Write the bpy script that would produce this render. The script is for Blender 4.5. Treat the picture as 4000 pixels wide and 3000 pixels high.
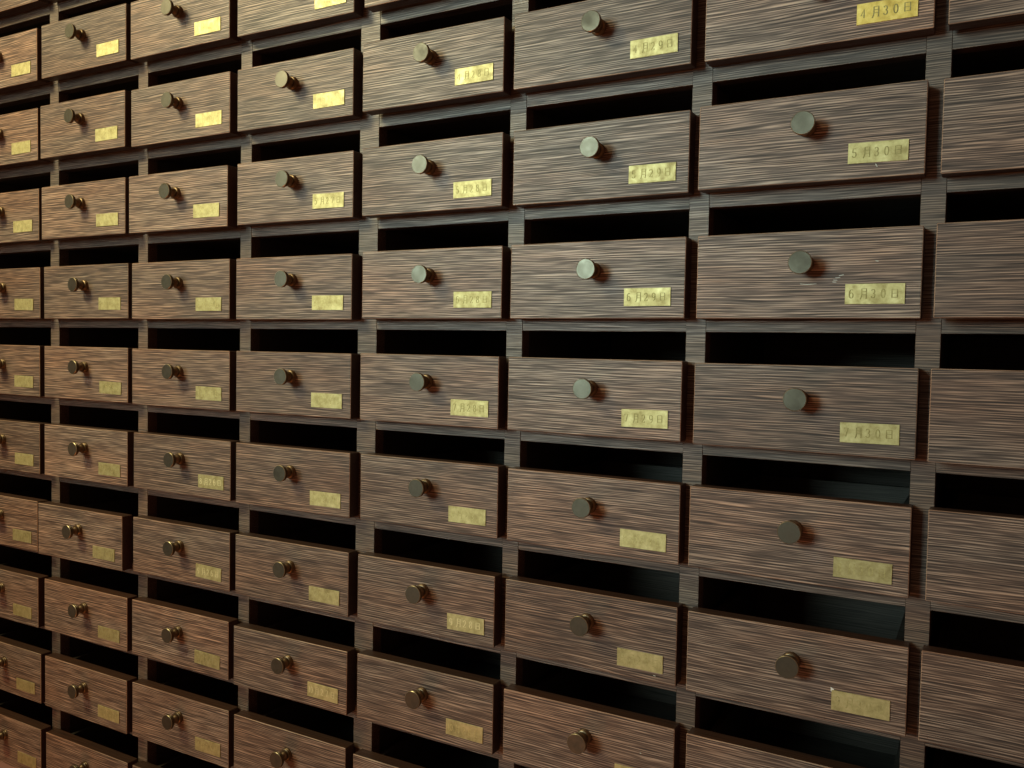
import bpy, bmesh, math, random
from mathutils import Matrix, Vector

# ------------------------------------------------------------------ set-up
for o in list(bpy.data.objects):
    bpy.data.objects.remove(o, do_unlink=True)
scene = bpy.context.scene
COL = scene.collection
S = 0.23                      # metres per column pitch of the cabinet grid

# camera ------------------------------------------------------------
cd = bpy.data.cameras.new('camera')
cam = bpy.data.objects.new('camera', cd)
COL.objects.link(cam)
RT = ((0.8726223841863862, 0.4880454924942531, 0.018487073129865438),
      (0.03623650787682196, -0.026949486233524552, -0.9989797999402401),
      (-0.4870493713308335, 0.8724020417489811, -0.04120178926271185))
right, down, fwd = (Vector(r) for r in RT)
m3 = Matrix((right, -down, -fwd)).transposed()
cam.matrix_world = Matrix.Translation(Vector((7.20418, -4.05856, -0.68341)) * S) @ m3.to_4x4()
cd.sensor_width = 36.0
cd.lens = 3379.79 / 4000 * 36.0
cd.clip_start, cd.clip_end = 0.02, 100
scene.camera = cam
scene.render.filter_size = 1.2
scene.render.resolution_x, scene.render.resolution_y = 1024, 768

# world and lamps ---------------------------------------------------
w = bpy.data.worlds.new('World')
scene.world = w
w.use_nodes = True
bg = w.node_tree.nodes['Background']
bg.inputs[0].default_value = (1.0, 0.42, 0.21, 1)
bg.inputs[1].default_value = 0.18


def area(name, loc, target, size, size_y, power, colour):
    l = bpy.data.lights.new(name, 'AREA')
    l.shape = 'RECTANGLE'
    l.size, l.size_y, l.energy, l.color = size, size_y, power, colour
    o = bpy.data.objects.new(name, l)
    COL.objects.link(o)
    o.location = Vector(loc) * S
    o.rotation_euler = (Vector(target) * S - o.location).to_track_quat('-Z', 'Y').to_euler()
    return o


win = area('window_light', (-1.5, -15, 3.0), (6.6, 0, 0.8), 1.25, 1.25, 8.8, (0.74, 1.0, 0.93))
win.data.spread = math.radians(51)
low = area('floor_bounce', (1.5, -5.5, -7.5), (3.0, 0, -3.6), 0.5, 0.5, 3.6, (1.0, 0.31, 0.10))  # added area light in place of warm light bounced off the floor


def spot(name, loc, target, cone, power, colour, radius):
    l = bpy.data.lights.new(name, 'SPOT')
    l.spot_size, l.spot_blend, l.energy, l.color, l.shadow_soft_size = math.radians(cone), 1.0, power, colour, radius
    o = bpy.data.objects.new(name, l)
    COL.objects.link(o)
    o.location = Vector(loc) * S
    o.rotation_euler = (Vector(target) * S - o.location).to_track_quat('-Z', 'Y').to_euler()
    return o


spot('ceiling_spot', (-1.0, -6.0, 5.0), (0.3, 0, 1.9), 89, 205, (1.0, 0.88, 0.48), 0.32)

vs = scene.view_settings
vs.view_transform = 'Standard'
vs.look = 'None'
vs.gamma = 1.0
vs.exposure = 0.0

# ------------------------------------------------------------------ materials


def newmat(name):
    m = bpy.data.materials.new(name)
    m.use_nodes = True
    nt = m.node_tree
    return m, nt, nt.nodes, nt.links, nt.nodes['Principled BSDF']


def ramp(nodes, stops):
    r = nodes.new('ShaderNodeValToRGB')
    e = r.color_ramp.elements
    while len(e) < len(stops):
        e.new(0.5)
    for el, (p, c) in zip(e, stops):
        el.position = p
        el.color = (c[0], c[1], c[2], 1) if not isinstance(c, float) else (c, c, c, 1)
    return r


def wood(name, dark, mid, light, gloss=0.40, tone=(0.78, 1.22), bump=0.35, spec=0.48):
    m, nt, N, L, b = newmat(name)
    tc = N.new('ShaderNodeTexCoord')
    oi = N.new('ShaderNodeObjectInfo')
    mul = N.new('ShaderNodeVectorMath'); mul.operation = 'SCALE'
    comb = N.new('ShaderNodeCombineXYZ')
    comb.inputs[0].default_value = 17.3; comb.inputs[1].default_value = 31.7; comb.inputs[2].default_value = 9.1
    L.new(comb.outputs[0], mul.inputs[0]); L.new(oi.outputs['Random'], mul.inputs['Scale'])
    add = N.new('ShaderNodeVectorMath'); add.operation = 'ADD'
    L.new(tc.outputs['Object'], add.inputs[0]); L.new(mul.outputs[0], add.inputs[1])
    # slow drift of the grain
    warp = N.new('ShaderNodeTexNoise'); warp.inputs['Scale'].default_value = 9; warp.inputs['Detail'].default_value = 2
    L.new(add.outputs[0], warp.inputs['Vector'])
    ws = N.new('ShaderNodeVectorMath'); ws.operation = 'MULTIPLY'
    ws.inputs[1].default_value = (0.0, 0.0022, 0.0022)
    L.new(warp.outputs['Color'], ws.inputs[0])
    add2 = N.new('ShaderNodeVectorMath'); add2.operation = 'ADD'
    L.new(add.outputs[0], add2.inputs[0]); L.new(ws.outputs[0], add2.inputs[1])

    def noise(scale, detail, rough=0.55):
        mp = N.new('ShaderNodeMapping')
        mp.inputs['Scale'].default_value = scale
        n = N.new('ShaderNodeTexNoise')
        n.inputs['Scale'].default_value = 1
        n.inputs['Detail'].default_value = detail
        n.inputs['Roughness'].default_value = rough
        L.new(add2.outputs[0], mp.inputs[0]); L.new(mp.outputs[0], n.inputs['Vector'])
        return n
    streak = noise((20, 860, 860), 1.2, 0.5)
    band = noise((5, 110, 120), 3, 0.65)
    drift = noise((4.5, 120, 120), 1, 0.5)
    strength = noise((30, 420, 420), 1, 0.5)

    def math_(op, a, b, c=None):
        n = N.new('ShaderNodeMath'); n.operation = op
        for i, v in enumerate((a, b, c)):
            if v is None:
                continue
            if isinstance(v, (int, float)):
                n.inputs[i].default_value = v
            else:
                L.new(v, n.inputs[i])
        return n.outputs[0]
    # fine pore lines: a wandering ripple across the grain whose depth comes and goes
    sep = N.new('ShaderNodeSeparateXYZ')
    L.new(add2.outputs[0], sep.inputs[0])
    across = math_('MULTIPLY', math_('ADD', sep.outputs[2], sep.outputs[1]), 2 * math.pi / 0.0025)
    wave = math_('SINE', math_('MULTIPLY_ADD', drift.outputs['Fac'], 20.0, across), 0.0)
    depth = math_('MAXIMUM', math_('MULTIPLY_ADD', strength.outputs['Fac'], 0.66, -0.23), 0.015)
    v = math_('MULTIPLY_ADD', wave, depth, 0.5)
    v = math_('ADD', v, math_('MULTIPLY_ADD', streak.outputs['Fac'], 0.66, -0.33))
    v = math_('ADD', v, math_('MULTIPLY_ADD', band.outputs['Fac'], 0.16, -0.08))
    r = ramp(N, [(0.30, dark), (0.49, mid), (0.74, light)])
    L.new(v, r.inputs[0])
    # patches of redder / greyer veneer and a tone of its own for every board
    big = noise((4, 20, 16), 2)
    tint = ramp(N, [(0.35, (1.08, 0.97, 0.90)), (0.5, (1, 1, 1)), (0.65, (0.92, 1.0, 1.05))])
    L.new(big.outputs['Fac'], tint.inputs[0])
    mm = N.new('ShaderNodeMix'); mm.data_type = 'RGBA'; mm.blend_type = 'MULTIPLY'; mm.inputs[0].default_value = 1
    L.new(r.outputs[0], mm.inputs[6]); L.new(tint.outputs[0], mm.inputs[7])
    tr = N.new('ShaderNodeMapRange'); tr.inputs[3].default_value, tr.inputs[4].default_value = tone
    L.new(oi.outputs['Random'], tr.inputs[0])
    mt = N.new('ShaderNodeMix'); mt.data_type = 'RGBA'; mt.blend_type = 'MULTIPLY'; mt.inputs[0].default_value = 1
    L.new(mm.outputs[2], mt.inputs[6]); L.new(tr.outputs[0], mt.inputs[7])
    L.new(mt.outputs[2], b.inputs['Base Color'])
    rr = ramp(N, [(0.3, gloss + 0.22), (0.7, gloss)])
    L.new(v, rr.inputs[0]); L.new(rr.outputs[0], b.inputs['Roughness'])
    b.inputs['Specular IOR Level'].default_value = spec
    bp = N.new('ShaderNodeBump'); bp.inputs['Strength'].default_value = bump; bp.inputs['Distance'].default_value = 0.0006
    L.new(v, bp.inputs['Height']); L.new(bp.outputs[0], b.inputs['Normal'])
    return m


M_FRONT = wood('walnut_veneer', (0.023, 0.0135, 0.0105), (0.094, 0.059, 0.045), (0.41, 0.285, 0.215))
M_FRAME = wood('walnut_frame', (0.028, 0.018, 0.014), (0.086, 0.058, 0.045), (0.27, 0.195, 0.15), 0.40, (0.9, 1.1), 0.35, 0.52)
M_EDGE = wood('dark_edge_band', (0.022, 0.010, 0.006), (0.044, 0.020, 0.012), (0.075, 0.036, 0.021), 0.38, (0.85, 1.15), 0.2)
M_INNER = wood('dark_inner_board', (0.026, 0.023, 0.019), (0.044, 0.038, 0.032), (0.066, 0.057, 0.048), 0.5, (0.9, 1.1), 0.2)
M_EDGE_GLINT = wood('edge_highlight', (0.16, 0.085, 0.055), (0.30, 0.18, 0.12), (0.46, 0.32, 0.23), 0.34, (0.9, 1.1), 0.2)  # highlight along the bevelled front edges, put into the colour


def metal(name, c0, c1, c2, rough, metallic, scale, bump, tone=(0.9, 1.1)):
    m, nt, N, L, b = newmat(name)
    tc = N.new('ShaderNodeTexCoord'); oi = N.new('ShaderNodeObjectInfo')
    comb = N.new('ShaderNodeCombineXYZ')
    mu = N.new('ShaderNodeMath'); mu.operation = 'MULTIPLY'; mu.inputs[1].default_value = 7.7
    L.new(oi.outputs['Random'], mu.inputs[0])
    for i in range(3):
        L.new(mu.outputs[0], comb.inputs[i])
    add = N.new('ShaderNodeVectorMath'); add.operation = 'ADD'
    L.new(tc.outputs['Object'], add.inputs[0]); L.new(comb.outputs[0], add.inputs[1])
    n = N.new('ShaderNodeTexNoise'); n.inputs['Scale'].default_value = scale
    n.inputs['Detail'].default_value = 4; n.inputs['Roughness'].default_value = 0.65
    L.new(add.outputs[0], n.inputs['Vector'])
    r = ramp(N, [(0.3, c0), (0.5, c1), (0.7, c2)])
    L.new(n.outputs['Fac'], r.inputs[0])
    tr = N.new('ShaderNodeMapRange'); tr.inputs[3].default_value, tr.inputs[4].default_value = tone
    L.new(oi.outputs['Random'], tr.inputs[0])
    mt = N.new('ShaderNodeMix'); mt.data_type = 'RGBA'; mt.blend_type = 'MULTIPLY'; mt.inputs[0].default_value = 1
    L.new(r.outputs[0], mt.inputs[6]); L.new(tr.outputs[0], mt.inputs[7])
    L.new(mt.outputs[2], b.inputs['Base Color'])
    b.inputs['Metallic'].default_value = metallic
    rr = ramp(N, [(0.3, rough + 0.12), (0.7, rough - 0.06)])
    L.new(n.outputs['Fac'], rr.inputs[0]); L.new(rr.outputs[0], b.inputs['Roughness'])
    bp = N.new('ShaderNodeBump'); bp.inputs['Strength'].default_value = bump; bp.inputs['Distance'].default_value = 0.0008
    L.new(n.outputs['Fac'], bp.inputs['Height']); L.new(bp.outputs[0], b.inputs['Normal'])
    return m


M_KNOB = metal('antique_bronze', (0.062, 0.056, 0.042), (0.100, 0.092, 0.070), (0.135, 0.125, 0.098), 0.39, 0.85, 28, 0.004)
M_STEM = metal('worn_bronze', (0.08, 0.055, 0.032), (0.14, 0.098, 0.058), (0.20, 0.14, 0.088), 0.38, 0.85, 200, 0.10)
M_RIM = metal('dark_bronze_rim', (0.05, 0.038, 0.024), (0.085, 0.062, 0.038), (0.13, 0.09, 0.055), 0.40, 0.7, 200, 0.05)  # darker bronze for the knob's side, groove and back
M_PALE_RIM = metal('pale_bronze_edge', (0.22, 0.18, 0.11), (0.30, 0.25, 0.16), (0.38, 0.32, 0.21), 0.34, 0.85, 120, 0.02)  # paler bronze for the bevel around the knob face
M_BRASS = metal('stamped_brass', (0.36, 0.315, 0.145), (0.48, 0.43, 0.21), (0.58, 0.53, 0.28), 0.58, 0.84, 110, 0.22, (0.85, 1.08))
M_GOLD = metal('golden_brass', (0.50, 0.37, 0.095), (0.64, 0.49, 0.14), (0.74, 0.60, 0.21), 0.58, 0.84, 110, 0.22)
M_STAMP_SHADED = metal('shaded_stamping', (0.22, 0.19, 0.075), (0.28, 0.245, 0.10), (0.35, 0.31, 0.13), 0.60, 0.8, 300, 0.1)  # relief shading of the readable dates, painted as a darker stamping colour
M_FAINT = metal('faint_stamping', (0.37, 0.325, 0.14), (0.47, 0.425, 0.195), (0.56, 0.51, 0.25), 0.60, 0.84, 300, 0.1)  # same stamping near plate colour, where reflections leave the relief little contrast
M_STAMP_GLINT = metal('glinting_stamping', (0.60, 0.55, 0.29), (0.68, 0.63, 0.36), (0.74, 0.69, 0.42), 0.60, 0.6, 300, 0.1)  # same stamping painted lighter, where its relief catches the light
M_SCUFF = metal('pale_scuff', (0.42, 0.44, 0.40), (0.52, 0.54, 0.50), (0.6, 0.62, 0.58), 0.6, 0.0, 500, 0.1)
M_PAPER = metal('white_paper', (0.75, 0.75, 0.70), (0.8, 0.8, 0.76), (0.84, 0.84, 0.8), 0.7, 0.0, 200, 0.1)

# ------------------------------------------------------------------ mesh helpers


def box_bm(x0, x1, y0, y1, z0, z1, bevel=0.0):
    bm = bmesh.new()
    bmesh.ops.create_cube(bm, size=1)
    for v in bm.verts:
        v.co = Vector(((x0 + x1) / 2 + v.co.x * (x1 - x0), (y0 + y1) / 2 + v.co.y * (y1 - y0),
                       (z0 + z1) / 2 + v.co.z * (z1 - z0)))
    if bevel:
        bmesh.ops.bevel(bm, geom=list(bm.edges), offset=bevel, segments=1, affect='EDGES', profile=0.5)
    return bm


def finish(bm, name, mats, sharp=None):
    me = bpy.data.meshes.new(name)
    bm.normal_update()
    bm.to_mesh(me)
    bm.free()
    for m in mats:
        me.materials.append(m)
    if sharp is not None:
        for p in me.polygons:
            p.use_smooth = True
        me.set_sharp_from_angle(angle=math.radians(sharp))
    return me


def link(name, me, parent=None, loc=(0, 0, 0)):
    o = bpy.data.objects.new(name, me)
    COL.objects.link(o)
    if parent is not None:
        o.parent = parent
    o.location = loc
    return o


def lathe(profile, seg=40):
    """profile of (distance in front of the board, radius); axis along -Y"""
    bm = bmesh.new()
    rings = []
    for y, r in profile:
        if r < 1e-6:
            rings.append([bm.verts.new((0, -y * S, 0))])
        else:
            rings.append([bm.verts.new((r * S * math.cos(2 * math.pi * k / seg), -y * S,
                                        r * S * math.sin(2 * math.pi * k / seg))) for k in range(seg)])
    for a, b in zip(rings, rings[1:]):
        for k in range(seg):
            k2 = (k + 1) % seg
            if len(a) == 1:
                bm.faces.new((a[0], b[k], b[k2]))
            elif len(b) == 1:
                bm.faces.new((a[k], b[0], a[k2]))
            else:
                bm.faces.new((a[k], b[k], b[k2], a[k2]))
    bmesh.ops.recalc_face_normals(bm, faces=bm.faces)
    return bm


# ------------------------------------------------------------------ grid
H = 0.5885                    # row pitch
RAIL = 0.0885                 # rail height
XL = {0: -0.004, 1: 0.9992, 2: 2.0034, 3: 2.9986, 4: 4.0198, 5: 4.9952, 6: 5.9911, 7: 6.9985}
XR = {0: 0.8961, 1: 1.9049, 2: 2.9033, 3: 3.8804, 4: 4.8982, 5: 5.8949, 6: 6.9023, 7: 7.8980}
XL[-1], XR[-1] = -1.004, -0.104
XL[8], XR[8] = 7.998, 8.898
COLS, ROWS = range(-1, 9), range(1, 13)
FT, FB = 0.14266, 0.52600     # top and bottom of a drawer front below its opening's top edge
THICK = 0.086
DEPTH = 1.25


def zrow(r):
    return -(r - 6) * H


# ------------------------------------------------------------------ cabinet
cab = bpy.data.objects.new('drawer_cabinet', None)
COL.objects.link(cab)
ZTOP, ZBOT = zrow(1) + 0.16, zrow(13) - 0.02
cab.location = (3.95 * S, 0, ZBOT * S)
cab['label'] = 'dark walnut cabinet frame of stiles and rails that holds all the small drawers'
cab['category'] = 'cabinet'
OFF = Vector(cab.location)


def cab_part(name, mat, x0, x1, y0, y1, z0, z1, bevel=0.0003):
    cx, cy, cz = (x0 + x1) / 2, (y0 + y1) / 2, (z0 + z1) / 2
    me = finish(box_bm((x0 - cx) * S, (x1 - cx) * S, (y0 - cy) * S, (y1 - cy) * S, (z0 - cz) * S, (z1 - cz) * S, bevel), name, [mat])
    return link(name, me, cab, Vector((cx, cy, cz)) * S - OFF)


edges = [(XL[-1] - 0.1, XL[-1])] + [(XR[c], XL[c + 1]) for c in range(-1, 8)] + [(XR[8], XR[8] + 0.1)]
G = 0.0005
for a, b_ in edges:
    cab_part('stile', M_FRAME, a, b_, 0.0, 0.08, ZBOT, ZTOP)
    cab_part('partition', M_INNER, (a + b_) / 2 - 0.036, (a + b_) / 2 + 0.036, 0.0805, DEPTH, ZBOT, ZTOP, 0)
rail_mesh = {}
for c in COLS:
    for r in range(1, 14):
        z0 = zrow(r)
        z1 = z0 + RAIL if r > 1 else ZTOP
        if r == 13:
            z0 = ZBOT
        cab_part('rail', M_FRAME, XL[c] + G, XR[c] - G, 0.0018, 0.08, z0, z1)
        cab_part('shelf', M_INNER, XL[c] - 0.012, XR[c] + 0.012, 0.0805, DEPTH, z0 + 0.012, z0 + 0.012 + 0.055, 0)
cab_part('back_panel', M_INNER, XL[-1] - 0.1, XR[8] + 0.1, DEPTH + 0.001, DEPTH + 0.03, ZBOT, ZTOP, 0)

# ------------------------------------------------------------------ lettering (stroke font)


def arc(cx, cy, rx, ry, a0, a1, n=10):
    return [(cx + rx * math.cos(math.radians(a0 + (a1 - a0) * i / n)), cy + ry * math.sin(math.radians(a0 + (a1 - a0) * i / n))) for i in range(n + 1)]


GLYPH = {
    '0': [arc(.5, .5, .42, .5, 90, 450, 20)],
    '1': [[(.25, .82), (.55, 1), (.55, 0)], [(.25, 0), (.85, 0)]],
    '2': [arc(.48, .70, .40, .30, 165, -30, 10) + [(.1, 0), (.92, 0), (.95, .16)]],
    '3': [arc(.45, .76, .36, .24, 160, -90, 10), arc(.45, .27, .42, .27, 90, -165, 10)],
    '4': [[(.95, .27), (.02, .27), (.70, 1), (.70, 0)]],
    '5': [[(.9, 1), (.22, 1), (.15, .56)] + arc(.47, .31, .43, .31, 130, -160, 12)],
    '6': [[(.85, .93)] + arc(.52, .5, .44, .5, 75, 180, 8) + arc(.5, .31, .42, .31, 180, 530, 16)],
    '7': [[(.08, .84), (.08, 1), (.95, 1), (.42, 0)]],
    '8': [arc(.5, .76, .34, .24, 90, 450, 14), arc(.5, .26, .42, .26, 90, 450, 16)],
    '9': [arc(.5, .69, .42, .31, 0, 350, 16) + [(.92, .6)] + arc(.48, .5, .44, .5, 0, -105, 8)],
    'Y': [[(.22, 1), (.22, .40), (.16, .16), (0, -.06)], [(.22, 1), (.9, 1), (.9, 0), (.74, .06)], [(.22, .70), (.9, .70)], [(.22, .40), (.9, .40)]],   # month sign
    'D': [[(.12, -.02), (.12, 1), (.9, 1), (.9, -.02)], [(.12, .52), (.9, .52)], [(.12, .03), (.9, .03)]],        # day sign
}
PW, PH, PT = 0.237, 0.087, 0.0048


def text_mesh(chars):
    """chars: list of (glyph, centre x fraction, width fraction, height fraction)"""
    bm = bmesh.new()
    layer = 0
    for g, fx, fw, fh in chars:
        cx, wd, hg = (fx - 0.5) * PW, fw * PW, fh * PH
        for line in GLYPH[g]:
            pts = [Vector((cx + (x - .5) * wd, (y - .48) * hg)) for x, y in line]
            layer += 1
            yy = -(PT + 0.0004 + 0.00004 * (layer % 4)) * S
            prev = None
            for i, p in enumerate(pts):
                d = (pts[min(i + 1, len(pts) - 1)] - pts[max(i - 1, 0)])
                if d.length < 1e-9:
                    continue
                d.normalize()
                wv = 0.0012 + 0.0014 * abs(d.y)
                n = Vector((-d.y, d.x)) * wv
                a = bm.verts.new(((p.x + n.x) * S, yy, (p.y + n.y) * S))
                b = bm.verts.new(((p.x - n.x) * S, yy, (p.y - n.y) * S))
                if prev:
                    bm.faces.new((prev[0], prev[1], b, a))
                prev = (a, b)
    return bm


DAYS = {1: 31, 2: 29, 3: 31, 4: 30, 5: 31, 6: 30, 7: 31, 8: 31, 9: 30, 10: 31, 11: 30, 12: 31}


def date_chars(r, day):
    if day < 1 or day > DAYS[r]:
        return []
    m = str(r)
    d1, d2 = str(day)[0], str(day)[1]
    out = []
    if len(m) == 1:
        out.append((m, .108, .075, .42))
    else:
        out += [(m[0], .070, .065, .42), (m[1], .150, .07, .42)]
    out += [('Y', .318, .115, .50), (d1, .48, .075, .42), (d2, .645, .075, .42), ('D', .832, .115, .40)]
    return out


# ------------------------------------------------------------------ measured drawer poses
POSE = {(3,1):(0.119,0.0012,0.0022,0.0004),(3,0):(0.117,-0.0009,-0.0008,0.0000),(3,2):(0.119,-0.0034,-0.0030,-0.0003),(3,3):(0.099,-0.0010,-0.0021,-0.0177),(3,4):(0.115,-0.0026,-0.0020,-0.0000),(4,0):(0.115,0.0012,0.0026,0.0000),(4,1):(0.129,0.0015,0.0024,-0.0034),(4,2):(0.114,-0.0029,-0.0040,-0.0037),(4,3):(0.099,0.0015,-0.0014,-0.0113),(4,4):(0.125,0.0017,-0.0029,-0.0082),(4,5):(0.107,0.0006,0.0034,0.0031),(4,6):(0.096,0.0099,0.0062,0.0041),(4,7):(0.123,0.0117,0.0009,-0.0000),(5,0):(0.107,-0.0009,-0.0022,0.0000),(5,1):(0.122,-0.0019,-0.0021,0.0051),(5,2):(0.131,-0.0027,-0.0052,-0.0067),(5,3):(0.096,0.0038,0.0013,-0.0205),(5,4):(0.115,-0.0014,-0.0034,-0.0114),(5,5):(0.091,-0.0006,-0.0003,0.0010),(5,6):(0.100,-0.0038,0.0039,-0.0028),(5,7):(0.092,0.0026,0.0003,0.0000),(6,0):(0.101,0.0002,0.0006,0.0000),(6,1):(0.103,-0.0001,0.0001,-0.0064),(6,2):(0.110,-0.0016,-0.0039,0.0020),(6,3):(0.087,0.0007,-0.0059,-0.0270),(6,4):(0.105,0.0005,-0.0024,-0.0195),(6,5):(0.093,-0.0034,-0.0014,0.0073),(6,6):(0.072,-0.0003,-0.0014,-0.0001),(6,7):(0.143,-0.0006,-0.0025,-0.0001),(7,0):(0.105,-0.0001,0.0009,0.0000),(7,1):(0.104,-0.0001,-0.0003,-0.0016),(7,2):(0.109,0.0004,-0.0034,-0.0009),(7,3):(0.083,0.0015,-0.0015,-0.0212),(7,4):(0.114,-0.0015,0.0025,-0.0089),(7,5):(0.098,-0.0046,0.0020,0.0075),(7,6):(0.077,0.0006,-0.0043,0.0051),(7,7):(0.137,-0.0021,-0.0030,-0.0001),(8,0):(0.108,-0.0001,0.0002,0.0000),(8,1):(0.106,-0.0009,0.0024,0.0011),(8,2):(0.096,-0.0005,0.0020,0.0011),(8,3):(0.093,0.0006,0.0004,-0.0166),(8,4):(0.100,-0.0024,0.0055,-0.0111),(8,5):(0.089,0.0001,0.0021,0.0072),(8,6):(0.088,-0.0058,0.0005,0.0078),(8,7):(0.074,0.0063,-0.0017,0.0000),(9,0):(0.128,0.0,0.0,0.0),(9,1):(0.153,-0.0005,0.0017,-0.0146),(9,2):(0.101,0.0011,-0.0011,-0.0017),(9,3):(0.097,0.0022,-0.0018,-0.0098),(9,4):(0.111,-0.0055,0.0061,-0.0105),(9,5):(0.096,0.0025,0.0011,0.0030),(9,6):(0.096,0.0033,-0.0043,-0.0058),(9,7):(0.111,0.0021,-0.0012,-0.0000),(10,0):(0.124,-0.0024,0.0033,0.0000),(10,1):(0.108,-0.0029,0.0041,-0.0036),(10,2):(0.104,-0.0044,0.0049,-0.0055),(10,3):(0.108,0.0057,-0.0041,-0.0204),(10,4):(0.106,-0.0057,0.0057,-0.0134),(10,5):(0.098,0.0045,-0.0006,-0.0002),(10,6):(0.101,0.0126,-0.0038,-0.0000),(11,0):(0.106,-0.0000,0.0001,0.0000),(11,1):(0.109,-0.0021,0.0014,0.0044),(11,2):(0.099,-0.0058,0.0031,-0.0107),(11,3):(0.104,0.0016,0.0001,-0.0023),(11,4):(0.138,-0.0065,0.0039,-0.0001),(12,0):(0.107,-0.0018,0.0017,0.0000),(12,1):(0.106,0.0020,-0.0018,0.0052)}
PLATE = {(3,0):(0.280,-0.084),(3,1):(0.285,-0.087),(3,2):(0.278,-0.092),(4,0):(0.271,-0.083),(4,1):(0.284,-0.088),(4,2):(0.285,-0.087),(4,3):(0.283,-0.082),(4,4):(0.283,-0.082),(4,5):(0.290,-0.087),(5,5):(0.292,-0.088),(4,6):(0.298,-0.093),(5,6):(0.296,-0.086),(5,0):(0.277,-0.079),(5,1):(0.287,-0.088),(5,2):(0.285,-0.083),(6,0):(0.276,-0.085),(6,1):(0.282,-0.087),(6,2):(0.286,-0.096),(5,3):(0.280,-0.086),(6,3):(0.285,-0.093),(6,4):(0.284,-0.090),(6,5):(0.286,-0.089),(6,6):(0.298,-0.088),(7,2):(0.286,-0.088),(8,0):(0.282,-0.092),(8,1):(0.285,-0.089),(8,2):(0.298,-0.086),(9,1):(0.283,-0.093),(7,3):(0.283,-0.092),(7,4):(0.285,-0.089),(8,3):(0.280,-0.100),(8,4):(0.273,-0.090),(7,5):(0.291,-0.091),(8,5):(0.291,-0.096),(7,6):(0.296,-0.092),(10,0):(0.278,-0.095),(10,1):(0.281,-0.099),(10,2):(0.281,-0.091),(11,0):(0.284,-0.093),(11,1):(0.280,-0.088),(11,2):(0.284,-0.090),(12,0):(0.298,-0.088),(9,3):(0.281,-0.092),(9,4):(0.285,-0.093),(10,3):(0.282,-0.090),(10,4):(0.285,-0.097),(9,5):(0.290,-0.099),(9,6):(0.296,-0.093),(5,4):(0.281,-0.090),(7,0):(0.277,-0.084),(7,1):(0.292,-0.093),(9,2):(0.282,-0.093),(8,6):(0.294,-0.100)}
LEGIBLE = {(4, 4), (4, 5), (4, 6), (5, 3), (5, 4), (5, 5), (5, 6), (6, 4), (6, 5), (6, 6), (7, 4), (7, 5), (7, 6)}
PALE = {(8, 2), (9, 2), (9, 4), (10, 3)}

# ------------------------------------------------------------------ shared drawer meshes
hb = lathe([(.1, 0), (.1, .0478), (.0975, .0506), (.0905, .0508), (.0890, .0492), (.0874, .0465), (.0858, .0480),
                          (.0842, .0498), (.0800, .0500), (.0770, .0485), (.0735, .0420), (.0700, .0300), (.0690, 0)])
hb.normal_update()
for f in hb.faces:
    f.material_index = 0 if f.normal.y < -0.9 else (2 if (f.normal.y < -0.3 and f.calc_center_median().y < -.0965 * S) else 1)
knob_head = finish(hb, 'knob_head', [M_KNOB, M_RIM, M_PALE_RIM], 22)
knob_stem = finish(lathe([(.0720, 0), (.0720, .0290), (.0660, .0215), (.0590, .0185), (.0520, .0185), (.0460, .0215), (.0400, .0275), (.0330, .0310), (.0260, .0310), (.0225, .0285), (.0215, 0)]), 'knob_stem', [M_STEM], 40)
knob_collar = finish(lathe([(.0240, 0), (.0240, .0300), (.0225, .0365), (.0190, .0395), (.0150, .0395), (.0125, .0370), (.0100, .0360), (.0080, .0385), (.0040, .0405), (0.0, .0405)]), 'knob_collar', [M_STEM], 40)
plate_mesh = finish(box_bm(-PW / 2 * S, PW / 2 * S, -PT * S, -0.0001 * S, -PH / 2 * S, PH / 2 * S, 0.0002), 'nameplate', [M_BRASS])
gold_mesh = plate_mesh.copy()
gold_mesh.materials[0] = M_GOLD

front_mesh, tray_mesh = {}, {}


def column_meshes(c):
    width = XR[c] - XL[c]
    hw, hh = (width + 0.0445) / 2 * S, (FB - FT) / 2 * S
    bm = box_bm(-hw, hw, 0, THICK * S, -hh, hh, 0.0007)
    bm.normal_update()
    for f in bm.faces:
        n = f.normal
        f.material_index = 0 if n.y < -.9 else (1 if (abs(n.x) > .9 or abs(n.z) > .9 or n.y > -.1) else 2)
    front_mesh[c] = finish(bm, 'front_panel', [M_FRONT, M_EDGE, M_EDGE_GLINT])
    # open tray behind the front
    tw, t = width / 2 - 0.022, 0.032
    z0, z1, y0, y1 = -0.165, 0.125, THICK + 0.001, 1.10
    bm = bmesh.new()
    for bx in ((-tw, -tw + t, y0, y1, z0, z1), (tw - t, tw, y0, y1, z0, z1), (-tw + t, tw - t, y1 - t, y1, z0, z1),
               (-tw + t, tw - t, y0, y1 - t, z0, z0 + .02), (-tw + t, tw - t, y0, y0 + t, z0 + .02, z1)):
        b2 = box_bm(*[q * S for q in bx])
        tmp = bpy.data.meshes.new('tmp'); b2.to_mesh(tmp); b2.free(); bm.from_mesh(tmp); bpy.data.meshes.remove(tmp)
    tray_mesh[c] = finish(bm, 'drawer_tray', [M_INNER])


for c in COLS:
    column_meshes(c)

# ------------------------------------------------------------------ labels
MON = ['', 'January', 'February', 'March', 'April', 'May', 'June', 'July', 'August', 'September', 'October', 'November', 'December']
DAY = {27: 'twenty-seventh', 28: 'twenty-eighth', 29: 'twenty-ninth', 30: 'thirtieth'}
NUM = ['', 'one', 'two', 'three', 'four', 'five', 'six', 'seven']


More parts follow.
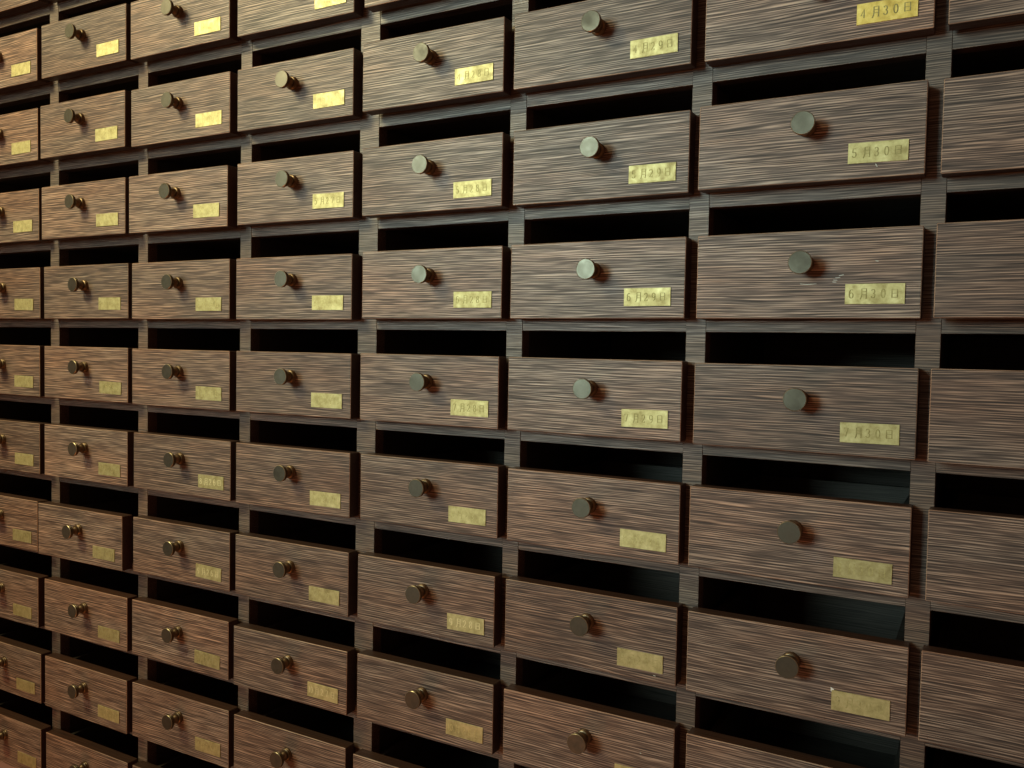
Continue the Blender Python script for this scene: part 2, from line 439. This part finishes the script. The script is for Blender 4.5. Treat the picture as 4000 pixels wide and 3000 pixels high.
def label_for(r, c):
    day = 24 + c
    if (r, c) in LEGIBLE:
        return 'walnut drawer whose brass plate is stamped with the date %s %s' % (MON[r], DAY[day])
    if (r, c) == (9, 1):
        return 'walnut drawer pulled out further than all its neighbours, near the left edge'
    # anchor on a legible plate
    ar = min(max(r, 5), 7)
    ac = min(max(c, 4), 6)
    anchor = '%s %s' % (MON[ar], DAY[24 + ac])
    parts = []
    if r != ar:
        k = abs(r - ar)
        parts.append('%s row%s %s' % (NUM[k], '' if k == 1 else 's', 'below' if r > ar else 'above'))
    if c != ac:
        k = abs(c - ac)
        parts.append('%s column%s %s' % (NUM[k], '' if k == 1 else 's', 'right of' if c > ac else 'left of'))
    where = ' and '.join(parts)
    return 'walnut drawer %s the one dated %s' % (where, anchor)


# ------------------------------------------------------------------ drawers
rng = random.Random(5)
text_cache = {}
drawers = {}
for r in ROWS:
    for c in COLS:
        if (r, c) in POSE:
            d, dx, dz, yw = POSE[(r, c)]
        else:
            d, dx, dz, yw = rng.uniform(.095, .118), rng.uniform(-.003, .003), rng.uniform(-.003, .003), rng.uniform(-.006, .004)
        yw *= 0.6
        d = max(d, THICK + abs(yw) * 0.48 + 0.003)
        xc = (XL[c] + XR[c]) / 2
        hh = (FB - FT) / 2
        root = bpy.data.objects.new('drawer', None)
        COL.objects.link(root)
        root.location = Vector((xc + dx, -d, zrow(r) - FB + dz)) * S
        root.rotation_euler = (0, 0, -yw)
        root['label'] = label_for(r, c)
        root['category'] = 'drawer'
        root['group'] = 'small drawers of the cabinet wall'
        drawers[(r, c)] = root
        mid = Vector((0, 0, hh * S))
        link('front_panel', front_mesh[c], root, mid)
        link('drawer_tray', tray_mesh[c], root, mid)
        kx, kz = 0.003 + rng.uniform(-.003, .003), 0.046 + rng.uniform(-.002, .002)
        k = link('knob', knob_head, root, mid + Vector((kx, 0, kz)) * S)
        k.rotation_euler = (0, rng.uniform(0, 6.28), 0)
        st = link('knob_stem', knob_stem, k)
        co = link('knob_collar', knob_collar, k)
        px, pz = PLATE.get((r, c), (0.285 + rng.uniform(-.005, .005), -0.09 + rng.uniform(-.004, .004)))
        pl = link('nameplate', gold_mesh if (r, c) == (4, 6) else plate_mesh, root, mid + Vector((px, 0, pz)) * S)
        pl.rotation_euler = (0, rng.gauss(0, 0.008), 0)
        chars = date_chars(r, 24 + c)
        if chars:
            bm = text_mesh(chars)
            mat = M_STAMP_SHADED if (r, c) in LEGIBLE else (M_STAMP_GLINT if (r, c) in PALE else M_FAINT)
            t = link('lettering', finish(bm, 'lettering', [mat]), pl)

# ------------------------------------------------------------------ small marks


def ribbon(name, pts, width, mat, parent, y):
    bm = bmesh.new()
    prev = None
    n = len(pts)
    for i, p in enumerate(pts):
        p = Vector(p)
        d = Vector(pts[min(i + 1, n - 1)]) - Vector(pts[max(i - 1, 0)])
        d.normalize()
        wv = width * (0.35 + 0.65 * math.sin(math.pi * (i + .5) / n))
        q = Vector((-d.y, d.x)) * wv
        a = bm.verts.new(((p.x + q.x) * S, -y * S, (p.y + q.y) * S)); b = bm.verts.new(((p.x - q.x) * S, -y * S, (p.y - q.y) * S))
        if prev:
            bm.faces.new((prev[0], prev[1], b, a))
        prev = (a, b)
    return link(name, finish(bm, name, [mat]), parent, Vector((0, 0, (FB - FT) / 2)) * S)


sc = drawers[(6, 6)]
for pts in ([(.125, -.034), (.142, -.035)], [(.128, -.026), (.146, -.027)], [(.136, -.017), (.158, -.016)], [(.152, -.008), (.172, -.004)]):
    a, b = pts
    ribbon('scuff_mark', [(a[0] + (b[0] - a[0]) * t / 4, a[1] + (b[1] - a[1]) * t / 4 + .001 * math.sin(3 * t)) for t in range(5)], .0017, M_SCUFF, sc, .0006)
ribbon('scuff_mark', [(.297, .052), (.303, .051), (.309, .050)], .0018, M_SCUFF, sc, .0006)
ribbon('scuff_mark', [(-.01, -.040), (.02, -.043), (.06, -.041)], .0010, M_SCUFF, sc, .0006)
ribbon('scuff_mark', [(.288, -.135), (.291, -.141), (.295, -.148)], .0022, M_SCUFF, drawers[(5, 6)], .0006)
ribbon('scuff_mark', [(.36, -.158), (.366, -.159), (.372, -.160)], .0020, M_SCUFF, drawers[(9, 5)], .0006)
ribbon('scuff_mark', [(.30, .035), (.304, .033), (.308, .032)], .0020, M_SCUFF, drawers[(10, 5)], .0006)
# torn paper corner behind the plate of one drawer
bm = bmesh.new()
x0, z0 = PLATE[(9, 6)][0] - PW / 2, PLATE[(9, 6)][1] + PH / 2
tri = [(x0 - .005, z0 + .011), (x0 + .010, z0 + .003), (x0 + .003, z0 - .009), (x0 - .003, z0 - .008)]
va = [bm.verts.new((x * S, -.0030 * S, z * S)) for x, z in tri]
vb = [bm.verts.new((x * S, -.0010 * S, z * S)) for x, z in tri]
bm.faces.new(va); bm.faces.new(vb[::-1])
for i in range(4):
    j = (i + 1) % 4
    bm.faces.new((va[i], vb[i], vb[j], va[j]))
bmesh.ops.recalc_face_normals(bm, faces=bm.faces)
link('paper_corner', finish(bm, 'paper_corner', [M_PAPER]), drawers[(9, 6)], Vector((0, 0, (FB - FT) / 2)) * S)
